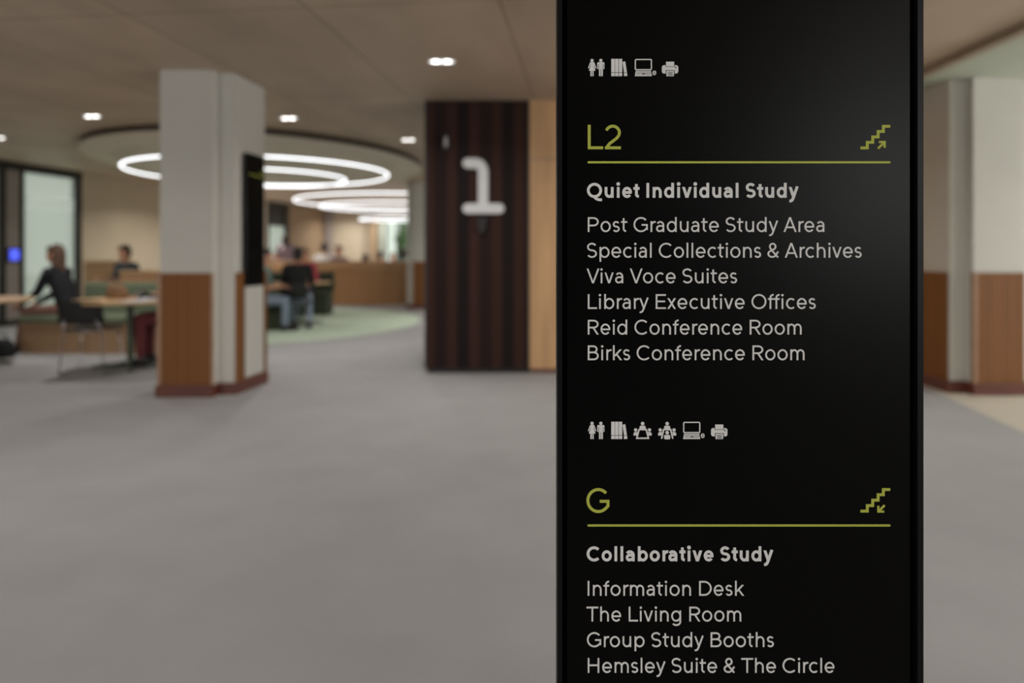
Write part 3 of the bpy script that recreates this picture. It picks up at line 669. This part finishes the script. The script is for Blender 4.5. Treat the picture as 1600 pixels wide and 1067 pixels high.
# ------------------------------------------------------------------ counter and partitions
YC = 15.8
ct = tag(empty('slatted_counter', (-4, YC, 0)), 'long timber counter with slatted front at the far side of the green floor', 'counter')
pth = [(x-0, YC-.0+.012*(x+3.8)**2) for x in [-7.3+.3*k for k in range(20)]]
pth = [(x+4, y-YC) for x, y in pth]
mk('front_panel', sweep(bmesh.new(), pth, rect(.04, .12, .02, .86)), 'counter_slats', ct)
mk('fascia', sweep(bmesh.new(), pth, rect(.0, .12, .86, 1.0)), 'counter_wood', ct); mk('worktop', sweep(bmesh.new(), pth, rect(-.02, .45, 1.0, 1.04, .006)), 'counter_wood', ct)
def partition(x0, x1, y, h, lab):
    r = tag(empty('low_partition', ((x0+x1)/2, y, 0)), lab, 'partition'); L_ = (x1-x0)/2
    mk('timber_panel', B(-L_, L_, 0, .08, 0, h-.04), 'counter_wood', r); mk('cap_rail', B(-L_-.01, L_+.01, -.02, .28, h-.04, h, bev=.006), 'table_wood', r)
partition(X(188, 10.3), X(300, 10.3), 10.3, .95, 'low timber desk screen in front of the person in the slate top')
partition(X(131, 12.6), X(196, 12.6), 12.6, 1.08, 'low timber partition against the beige wall, behind the bench')

# ------------------------------------------------------------------ benches
def bench(path, lab, plinth, z_pl, z_seat, back=None, dark=False, group=None):
    cx, cy = path[len(path)//2]; r = tag(empty('upholstered_bench', (cx, cy, 0)), lab, 'bench', group); p = [(x-cx, y-cy) for x, y in path]
    f = 'green_fabric_dark' if dark else 'green_fabric'
    mk('plinth', sweep(bmesh.new(), p, rect(.03, .52, 0, z_pl)), plinth, r)
    mk('seat_cushion', sweep(bmesh.new(), p, rect(.0, .55, z_pl, z_seat, .025)), f, r)
    if back: 
        a, b = back; mk('backrest', sweep(bmesh.new(), p[a:b], rect(.50, .64, z_seat-.02, .84, .03)), f, r)
pa = [(-5.95+.16*k, 8.18+.035*((-5.95+.16*k)+4.7)**2) for k in range(16)]
bench(pa, 'curved green upholstered bench with pale timber plinth, left of the white column', 'plinth_wood', .37, .46, (3, 16))
pb = [(-5.3+.12*k, 10.45+.02*k) for k in range(16)]
bench(pb, 'dark green bench right behind the white column, beside the man in black', 'green_fabric_dark', .36, .43, None, True)
pc = [(-5.3+.12*k, 13.3) for k in range(15)]
bench(pc, 'green bench with high back facing the slatted counter', 'green_fabric_dark', .36, .45, (0, 15), True)

# ------------------------------------------------------------------ tables and chairs
def table(x, y, r_, lab, m='table_wood'):
    t = tag(empty('round_table', (x, y, 0)), lab, 'table')
    mk('tabletop', lathe(bmesh.new(), [(r_-.006, .695), (r_, .702), (r_, .716), (r_-.004, .72)], (0, 0, 0), 64), m, t)
    mk('pedestal', lathe(bmesh.new(), [(.035, .03), (.035, .66), (.12, .68), (.12, .695)], (0, 0, 0), 20), 'green_metal', t)
    for k in range(4):
        a = PI/4*.6+PI/2*k; d = Vector((math.cos(a), math.sin(a), 0))
        f = bmesh.new(); tube(f, [d*.02+Vector((0, 0, .045)), d*.30+Vector((0, 0, .03)), d*.36+Vector((0, 0, .016))], [.024, .018, .014], 8); mk('foot', f, 'green_metal', t)
    return t
table(-4.05, 7.25, .56, 'round pale timber table on a green pedestal, left of the white column')
table(-5.78, 7.3, .56, 'round pale timber table cut by the left edge of the photo')
table(-3.62, 11.72, .5, 'round pale table in front of the man in black')

def chair(x, y, rz, lab, sh=.45, shell='black_plastic', arms=False):
    t = tag(empty('sled_chair', (x, y, 0), rz), lab, 'chair')
    # seat shell: curved pad; local +y is where the sitter faces
    def pad(f, nu=9, nv=7, th=.012):
        bm = bmesh.new(); T = [[bm.verts.new(f(i/(nu-1)*2-1, j/(nv-1), 0)) for j in range(nv)] for i in range(nu)]; U = [[bm.verts.new(f(i/(nu-1)*2-1, j/(nv-1), th)) for j in range(nv)] for i in range(nu)]
        for i in range(nu-1):
            for j in range(nv-1): bm.faces.new((T[i][j], T[i+1][j], T[i+1][j+1], T[i][j+1])); bm.faces.new((U[i][j], U[i][j+1], U[i+1][j+1], U[i+1][j]))
        rim_ = [(i, 0) for i in range(nu)] + [(nu-1, j) for j in range(1, nv)] + [(i, nv-1) for i in range(nu-2, -1, -1)] + [(0, j) for j in range(nv-2, 0, -1)]
        for k in range(len(rim_)):
            a, b = rim_[k], rim_[(k+1) % len(rim_)]; bm.faces.new((T[a[0]][a[1]], U[a[0]][a[1]], U[b[0]][b[1]], T[b[0]][b[1]]))
        return bm
    mk('seat', pad(lambda u, v, d: Vector((u*.215*(1-.12*(1-v)**2), -.20+.42*v, sh-.012+.012*u*u-.012*math.sin(PI*v)+d))), shell, t, smooth=True)
    mk('backrest', pad(lambda u, v, d: Vector((u*.215*(1-.05*v), -.225-.05*v+.03*u*u-d, sh+.05+.24*v*(1-.06*u*u)))), shell, t, smooth=True)
    fr = bmesh.new()
    for s in (-1, 1):
        tube(fr, [(s*.17, .17, sh-.02), (s*.20, .20, .25), (s*.21, .21, .04), (s*.21, .19, .012), (s*.21, -.20, .012), (s*.205, -.215, .04), (s*.18, -.19, sh-.03), (s*.15, -.24, sh+.09)], .0065, 8)
    tube(fr, [(-.17, .15, sh-.025), (.17, .15, sh-.025)], .009, 8); tube(fr, [(-.18, -.17, sh-.03), (.18, -.17, sh-.03)], .009, 8)
    mk('sled_frame', fr, 'chrome', t, smooth=True)
    return t
chair(X(122, 6.78), 7.0, .12, 'black shell chair with chrome sled legs, its back to the camera', .455)

# ------------------------------------------------------------------ people
def capsule(bm, a, b, ra, rb, seg=12, cap=4):
    a = Vector(a); b = Vector(b); d = (b-a); L_ = d.length; d = d/L_ if L_ > 1e-6 else Vector((0, 0, 1)); u = d.orthogonal().normalized(); v = d.cross(u); rings = []
    for k in range(1, cap+1): t = -PI/2+PI/2*k/cap; rings.append((a+d*(ra*math.sin(t)), ra*math.cos(t)))
    for k in range(0, cap): t = PI/2*k/cap; rings.append((b+d*(rb*math.sin(t)), rb*math.cos(t)))
    R = [[bm.verts.new(c+(u*math.cos(q)+v*math.sin(q))*r) for q in [2*PI*i/seg for i in range(seg)]] for c, r in rings]
    s = bm.verts.new(a-d*ra); e = bm.verts.new(b+d*rb)
    for x, y in zip(R, R[1:]):
        for i in range(seg): bm.faces.new((x[i], x[(i+1) % seg], y[(i+1) % seg], y[i]))
    for i in range(seg): bm.faces.new((s, R[0][(i+1) % seg], R[0][i])); bm.faces.new((e, R[-1][i], R[-1][(i+1) % seg]))
def ellipsoid(bm, c, r, M3=None, seg=20):
    q = bmesh.ops.create_uvsphere(bm, u_segments=seg, v_segments=seg//2+2, radius=1)
    for v in q['verts']:
        p = Vector((v.co.x*r[0], v.co.y*r[1], v.co.z*r[2]))
        if M3: p = M3 @ p
        v.co = Vector(c)+p
def loft(bm, secs, seg=20):
    """secs: (centre, rx, ry) elliptical sections, horizontal-ish"""
    R = [[bm.verts.new(Vector(c)+Vector((rx*math.cos(t), ry*math.sin(t), 0))) for t in [2*PI*i/seg for i in range(seg)]] for c, rx, ry in secs]
    for x, y in zip(R, R[1:]):
        for i in range(seg): bm.faces.new((x[i], x[(i+1) % seg], y[(i+1) % seg], y[i]))
    bm.faces.new(R[0][::-1]); bm.faces.new(R[-1])
def fuse(name, bm, mats, parent, vox, paint=None, smooth=2):
    me = bpy.data.meshes.new('t'); bmesh.ops.recalc_face_normals(bm, faces=bm.faces); bm.to_mesh(me); bm.free()
    o = bpy.data.objects.new('t', me); C.objects.link(o)
    m = o.modifiers.new('r', 'REMESH'); m.mode = 'VOXEL'; m.voxel_size = vox; m.adaptivity = 0
    if smooth: s = o.modifiers.new('s', 'SMOOTH'); s.iterations = smooth; s.factor = .5
    dg = bpy.context.evaluated_depsgraph_get(); dg.update(); ne = bpy.data.meshes.new_from_object(o.evaluated_get(dg)); bpy.data.objects.remove(o)
    ne.materials.clear()
    for x in mats: ne.materials.append(M[x])
    for p in ne.polygons:
        p.use_smooth = True
        p.material_index = paint(p.center) if paint else 0
    r = bpy.data.objects.new(name, ne); C.objects.link(r); r.parent = parent; ne.name = name
    return r
def person(loc, face, lab, top, trousers, hair='hair_dark', skin='skin', style='short', hz=.47, hands=None, stand=False, lean=.05, turn=0, nod=0, vox=.009, sleeves='long', knees=None, feet=None, group=None, scale=1.0):
    """local frame: +y is where the person faces, +x is their right-hand side as seen in plan; root on the floor."""
    r = tag(empty('person', loc, face), lab, 'person', group); r.scale = (scale,)*3
    if stand: hz = .88
    pel = Vector((0, 0, hz+.07)); sh_z = hz+.52; ny = lean*.9
    chest = Vector((0, lean*.6, hz+.36)); nb = Vector((0, ny, sh_z+.03)); hc = Vector((0, ny+.03+nod*.5, sh_z+.205-nod*.25))
    HR = Matrix.Rotation(turn, 3, 'Z') @ Matrix.Rotation(-nod*2.0, 3, 'X')
    H = lambda x, y, z: hc + HR @ Vector((x, y, z))
    J = {}
    for s in (-1, 1):
        J['sh', s] = Vector((s*.175, ny, sh_z-.01)); J['hip', s] = Vector((s*.09, .01, hz+.04 if not stand else hz))
        hd = (hands or {}).get(s, Vector((s*.14, .40, hz+.28)) if not stand else Vector((s*.24, .05, .78)))
        hd = Vector(hd); mid = (J['sh', s]+hd)/2; dist = (hd-J['sh', s]).length; bend = math.sqrt(max(0, .285**2-(dist/2)**2))
        dn = Vector((s*.35, -.3, -1)).normalized(); ax = (hd-J['sh', s]).normalized(); dn = (dn-ax*dn.dot(ax)).normalized()
        J['el', s] = mid+dn*bend; J['wr', s] = hd
        J['kn', s] = Vector((knees or {}).get(s, (s*.11, .44, hz+.04)) if not stand else (s*.10, .03, .47)); J['an', s] = Vector((feet or {}).get(s, (s*.11, .43, .09)) if not stand else (s*.11, -.02, .09))
    def torso(bm, g=0.0, low=True):
        loft(bm, [((0, -.0, hz-.02), .145+g, .115+g), ((0, 0, hz+.07), .165+g, .125+g), ((0, lean*.25, hz+.20), .135+g, .105+g), ((0, lean*.6, hz+.36), .155+g, .118+g), ((0, lean*.8, hz+.46), .165+g, .105+g), ((0, ny, sh_z+.01), .12+g, .075+g), ((0, ny, sh_z+.045), .065+g, .058+g)])
        for s in (-1, 1): capsule(bm, (s*.09, ny, sh_z+.005), J['sh', s]+Vector((0, 0, -.012)), .05+g, .055+g)
    def arms(bm, g=0.0, t1=1.0):
        for s in (-1, 1):
            capsule(bm, J['sh', s], J['el', s], .050+g, .038+g)
            e = J['el', s]; capsule(bm, e, e+(J['wr', s]-e)*t1, .038+g, .026+g*.9)
    def legs(bm, g=0.0, t1=1.0):
        for s in (-1, 1):
            capsule(bm, J['hip', s], J['kn', s], .082+g, .055+g); k = J['kn', s]; capsule(bm, k, k+(J['an', s]-k)*t1, .054+g, .036+g*1.2)
    # --- body: one continuous surface
    b = bmesh.new(); torso(b, -.004); arms(b); legs(b)
    capsule(b, nb-Vector((0, 0, .03)), H(0, -.02, -.07), .055, .052)
    ellipsoid(b, H(0, -.008, .025), (.074, .094, .092), HR); ellipsoid(b, H(0, .022, -.045), (.056, .066, .070), HR)          # skull, jaw
    capsule(b, H(0, .086, .012), H(0, .104, -.022), .009, .014)                                                             # nose
    capsule(b, H(-.03, .078, .028), H(.03, .078, .028), .013, .013); capsule(b, H(-.016, .082, -.052), H(.016, .082, -.052), .010, .010)
    for s in (-1, 1): ellipsoid(b, H(s*.075, -.006, -.004), (.010, .018, .030), HR, 12)
    for s in (-1, 1):
        wv = J['wr', s]; fd = (wv-J['el', s]).normalized(); fd = (fd*.7+Vector((-s*.1, .3, -.15))).normalized(); sd = fd.cross(Vector((0, 0, 1))).normalized(); nd = sd.cross(fd)
        pc_ = wv+fd*.05; R3 = Matrix((sd, fd, nd)).transposed(); ellipsoid(b, pc_, (.040, .056, .018), R3, 14)
        for i, ln in enumerate((.066, .076, .072, .056)):
            o_ = (i-1.5)*.0205; base = pc_+fd*.040+sd*o_; m1 = base+fd*ln*.55+sd*o_*.18-nd*.006; tip = m1+fd*ln*.42-nd*.022
            capsule(b, base, m1, .0088, .0080, 8, 3); capsule(b, m1, tip, .0080, .0068, 8, 3)
        ts = sd*(-s); ts = ts if ts.dot(Vector((-s, 0, 0))) > 0 else -ts
        t0 = wv+fd*.03+ts*.028; t1_ = t0+fd*.025+ts*.026; capsule(b, t0, t1_, .012, .0098, 8, 3); capsule(b, t1_, t1_+fd*.030+ts*.004-nd*.008, .0096, .008, 8, 3)
    for s in (-1, 1): capsule(b, J['an', s]+Vector((0, -.03, -.045)), J['an', s]+Vector((0, .13, -.06)), .035, .026)
    el_, er_, mo = H(-.031, .088, .006), H(.031, .088, .006), H(0, .092, -.052)
    def paint(c):
        if (c-el_).length < .0125 or (c-er_).length < .0125: return 1
        d = c-mo; return 2 if abs(d.z) < .008 and abs(d.x)+abs(d.y)*.3 < .026 else 0
    fuse('body', b, [skin, 'eye_dark', 'lips'], r, vox, paint, 1)
    # --- clothes follow the body
    t = bmesh.new(); torso(t, .010); arms(t, .011, .90 if sleeves == 'long' else 0.02); fuse('top', t, [top], r, .014)
    t = bmesh.new(); loft(t, [((0, 0, hz-.05), .15, .125), ((0, 0, hz+.08), .175, .135), ((0, 0, hz+.13), .165, .125)]); legs(t, .011, .93); fuse('trousers', t, [trousers], r, .014)
    for s in (-1, 1):
        t = bmesh.new(); a = J['an', s]; capsule(t, a+Vector((0, -.035, -.04)), a+Vector((0, .14, -.052)), .046, .036); capsule(t, a+Vector((0, -.02, 0)), a+Vector((0, -.02, -.04)), .045, .045); sh_ = fuse('shoe', t, ['shoe'], r, .012)
    # --- hair
    t = bmesh.new(); ellipsoid(t, H(0, -.022, .036), (.084, .098, .100), HR); ellipsoid(t, H(0, -.045, -.01), (.078, .072, .085), HR); capsule(t, H(-.045, .058, .085), H(.045, .058, .085), .022, .022)
    if style in ('long', 'tied'):
        if style == 'long':
            for s in (-1, 1): capsule(t, H(s*.06, -.03, -.02), H(s*.075, -.035, -.17), .032, .026)
            capsule(t, H(0, -.06, 0), H(0, -.085, -.22), .07, .045)
        else: ellipsoid(t, H(0, -.10, .085), (.045, .045, .04), HR)
    fuse('hair', t, [hair], r, .010)
    return r
def place(px, Y): return (X(px, Y), Y, 0)
# woman on the curved bench, facing left in profile
person((X(112, 8.5), 8.45, 0), PI/2, 'woman with long brown hair in a dark navy jacket, sitting sideways by the glazed wall', 'navy', 'brown_cloth', 'hair_brown', style='long', lean=.16, vox=.007,
       hands={-1: (-.10, .52, .60), 1: (.12, .50, .58)}, knees={-1: (-.12, .44, .50), 1: (.10, .45, .49)}, feet={-1: (-.14, .52, .09), 1: (.08, .56, .09)})
person((X(284, 7.3), 7.42, 0), PI/2+.1, 'person in a black top and dark red trousers, mostly hidden behind the white column', 'black_cloth', 'maroon', lean=.08, vox=.008,
       hands={-1: (-.06, .42, .76), 1: (.18, .36, .76)})
person(place(207, 11.0), PI-.35, 'person in a slate short-sleeved top behind a timber desk, against the beige wall', 'slate', 'dark_denim', lean=.12, nod=.03, vox=.008, sleeves='short', hz=.50,
       hands={-1: (-.26, .34, .82), 1: (.20, .38, .82)}, skin='skin')
# man in black on a chair, back to the camera
man_xy = (X(462, 10.85), 10.95)
chair(man_xy[0], man_xy[1]-.02, .12, 'dark chair under the man in black, facing away from the camera', .44)
person((man_xy[0], man_xy[1]-.06, 0), .12, 'man in a black top and blue jeans seated with his back to the camera', 'black_cloth', 'denim', lean=.08, vox=.007, sleeves='short', turn=.25, nod=.03,
       hands={-1: (-.16, .42, .76), 1: (.12, .44, .76)}, knees={-1: (-.13, .42, .50), 1: (.13, .36, .50)}, feet={-1: (-.10, .36, .09), 1: (.18, .10, .09)}, skin='skin_dark')
person((X(408, 10.8), 10.68, 0), -PI/2+.1, 'person in a pale teal top and jeans, beside the man in black', 'teal', 'denim', lean=.10, vox=.008, hz=.44, sleeves='short',
       hands={-1: (-.16, .40, .70), 1: (.14, .36, .70)})
person((X(475, 13.5), 13.56, 0), PI+.25, 'person in a red top on the green bench just beyond the man in black', 'red', 'dark_denim', 'hair_brown', lean=.10, vox=.010, hz=.47,
       hands={-1: (-.12, .34, .60), 1: (.12, .34, .60)})
crowd = [(446, 17.3, .3, 'standing dark-haired person in a mauve top, above the head of the man in black', 'mauve', 'dark_denim', 'hair_dark', 'long', True, 1.0, .5),
         (437, 16.6, PI-.2, 'seated person in a pale pink top behind the counter, leftmost of the group', 'pink', 'denim', 'hair_dark', 'short', False, .93, 0.50),
         (505, 17.3, .1, 'seated dark-haired person in a white top behind the counter', 'white_cloth', 'dark_denim', 'hair_dark', 'short', False, 1.02, 0.60),
         (532, 16.8, PI-.1, 'seated person in a pale mauve grey top, right of the person in white', 'mauve', 'denim', 'hair_brown', 'tied', False, 1.0, 0.56),
         (572, 16.8, .4, 'dark-haired person bent low over the middle of the counter', 'slate', 'dark_denim', 'hair_dark', 'long', False, .91, 0.47),
         (591, 17.6, -.3, 'dark-haired person in a pink top just left of the bright window gap', 'pink', 'dark_denim', 'hair_dark', 'short', False, .96, 0.48),
         (614, 17.8, PI+.1, 'person in a white top below the bright window gap', 'white_cloth', 'denim', 'hair_brown', 'short', False, .92, 0.50),
         (631, 16.9, .3, 'person in a teal top at the right end of the counter, beside the far column', 'teal', 'dark_denim', 'hair_dark', 'long', False, .98, 0.55)]
stool_group = 'low stools behind the counter'
for px, Y, f, lab, top, tro, hr, st, stand, s_, sh_ in crowd:
    person(place(px, Y), f, lab, top, tro, hr, style=st, stand=stand, vox=.012, group='people behind the slatted counter', scale=s_, hands={-1: (-.18, .28, .66), 1: (.18, .28, .66)} if not stand else None, hz=sh_, lean=.12, feet={-1: (-.11, .30, .09+.6*(sh_-.46)), 1: (.11, .30, .09+.6*(sh_-.46))})
    if not stand:
        q = tag(empty('stool', (X(px, Y), Y, 0)), 'stool hidden behind the counter, under the '+' '.join(lab.split()[:6]), 'stool', stool_group)
        mk('seat', lathe(bmesh.new(), [(.17, sh_-.15), (.18, sh_-.14), (.18, sh_-.12), (.17, sh_-.11)], (0, 0, 0), 20), 'black_plastic', q); mk('stem', lathe(bmesh.new(), [(.16, 0), (.16, .015), (.03, .03), (.03, sh_-.15)], (0, 0, 0), 16), 'chrome', q)
# stool behind the desk and chairs of half-hidden sitters
chair(X(207, 11.0), 11.02, PI-.35, 'black chair under the person in the slate top', .45)
chair(X(284, 7.3), 7.42, PI/2+.1, 'black chair behind the white column under the person in dark red trousers', .44)

# ------------------------------------------------------------------ things on the tables
TZ = .721
bg_ = tag(empty('tan_bag', (X(183, 7.35), 7.35, TZ), .2), 'slouchy tan bag standing on the round table left of the column', 'bag')
b = bmesh.new(); loft(b, [((0, 0, 0), .105, .06), ((0, 0, .03), .12, .07), ((.0, 0, .10), .10, .055), ((-.02, 0, .15), .075, .03), ((-.02, 0, .17), .06, .015)], 20); mk('bag_body', b, 'bag_tan', bg_, smooth=True)
mk('handle', tube(bmesh.new(), [(-.07, 0, .14), (-.06, .0, .20), (-.01, 0, .225), (.04, 0, .20), (.03, 0, .14)], .006, 8), 'bag_tan', bg_)
lp = tag(empty('laptop', (X(232, 7.15), 7.22, TZ), -1.35), 'slim pale laptop on the round table, right beside the white column', 'laptop')
mk('keyboard_base', B(-.15, .15, -.11, .11, 0, .016, bev=.004), 'paper', lp); mk('lid', B(-.15, .15, -.11, -.104, .016, .10, bev=.002), 'laptop_grey', lp)
tag(mk('paper_sheet', B(-.11, .11, -.15, .15, 0, .002), 'paper', loc=(X(212, 6.95), 6.95, TZ)), 'white sheet of paper on the near side of the round table', 'paper')
bk = tag(empty('shoulder_bag', (X(12, 8.1), 7.95, 0), .2), 'black bag slumped on the floor at the left edge below the bench', 'bag')
b = bmesh.new(); loft(b, [((0, 0, 0), .17, .10), ((0, 0, .05), .19, .12), ((0, 0, .16), .16, .09), ((.01, 0, .21), .10, .04)], 20); mk('bag_body', b, 'black_cloth', bk, smooth=True); mk('strap', tube(bmesh.new(), [(-.12, 0, .17), (-.05, .03, .27), (.06, .03, .26), (.11, 0, .17)], .009, 8), 'black_cloth', bk)
# blue room panel on the glazed wall
ys = 11.48
sp = tag(empty('room_panel', (LW(ys)+.005, ys, Z(398, ys)), -PI/2+math.atan(-.15)+PI), 'small glowing blue touch panel on the grey strip of the glazed wall', 'screen')
mk('bezel', B(-.115, .115, -.03, 0, -.115, .115, bev=.006), 'black_plastic', sp); mk('display', B(-.09, .09, -.034, -.03, -.09, .09), 'screen_blue', sp)

# ------------------------------------------------------------------ outside the windows
struct('ground', B(-40, 30, 24.3, 60, -.6, -.5), 'grass')
def shrub(x, y, z0, r, h, lab):
    b = bmesh.new(); rnd_ = random.Random(int(x*100))
    ellipsoid(b, (0, 0, h*.5), (r*.8, r*.8, h*.5))
    for k in range(40):
        a = rnd_.uniform(0, 2*PI); t = rnd_.uniform(.1, .95); rr_ = r*math.sin(PI*t)**.6*.85; ellipsoid(b, (rr_*math.cos(a), rr_*math.sin(a), h*t), [rnd_.uniform(.14, .28)*r]*3, None, 8)
    tag(mk('garden_shrub', b, 'hedge', smooth=False, loc=(x, y, z0)), lab, 'shrub', 'shrubs outside the far window')
shrub(X(578, 28), 28, -.5, .62, 3.6, 'pale green shrub outside, left side of the far window')
shrub(X(644, 28), 28, -.5, .76, 3.7, 'green shrub outside, right side of the far window by the column')
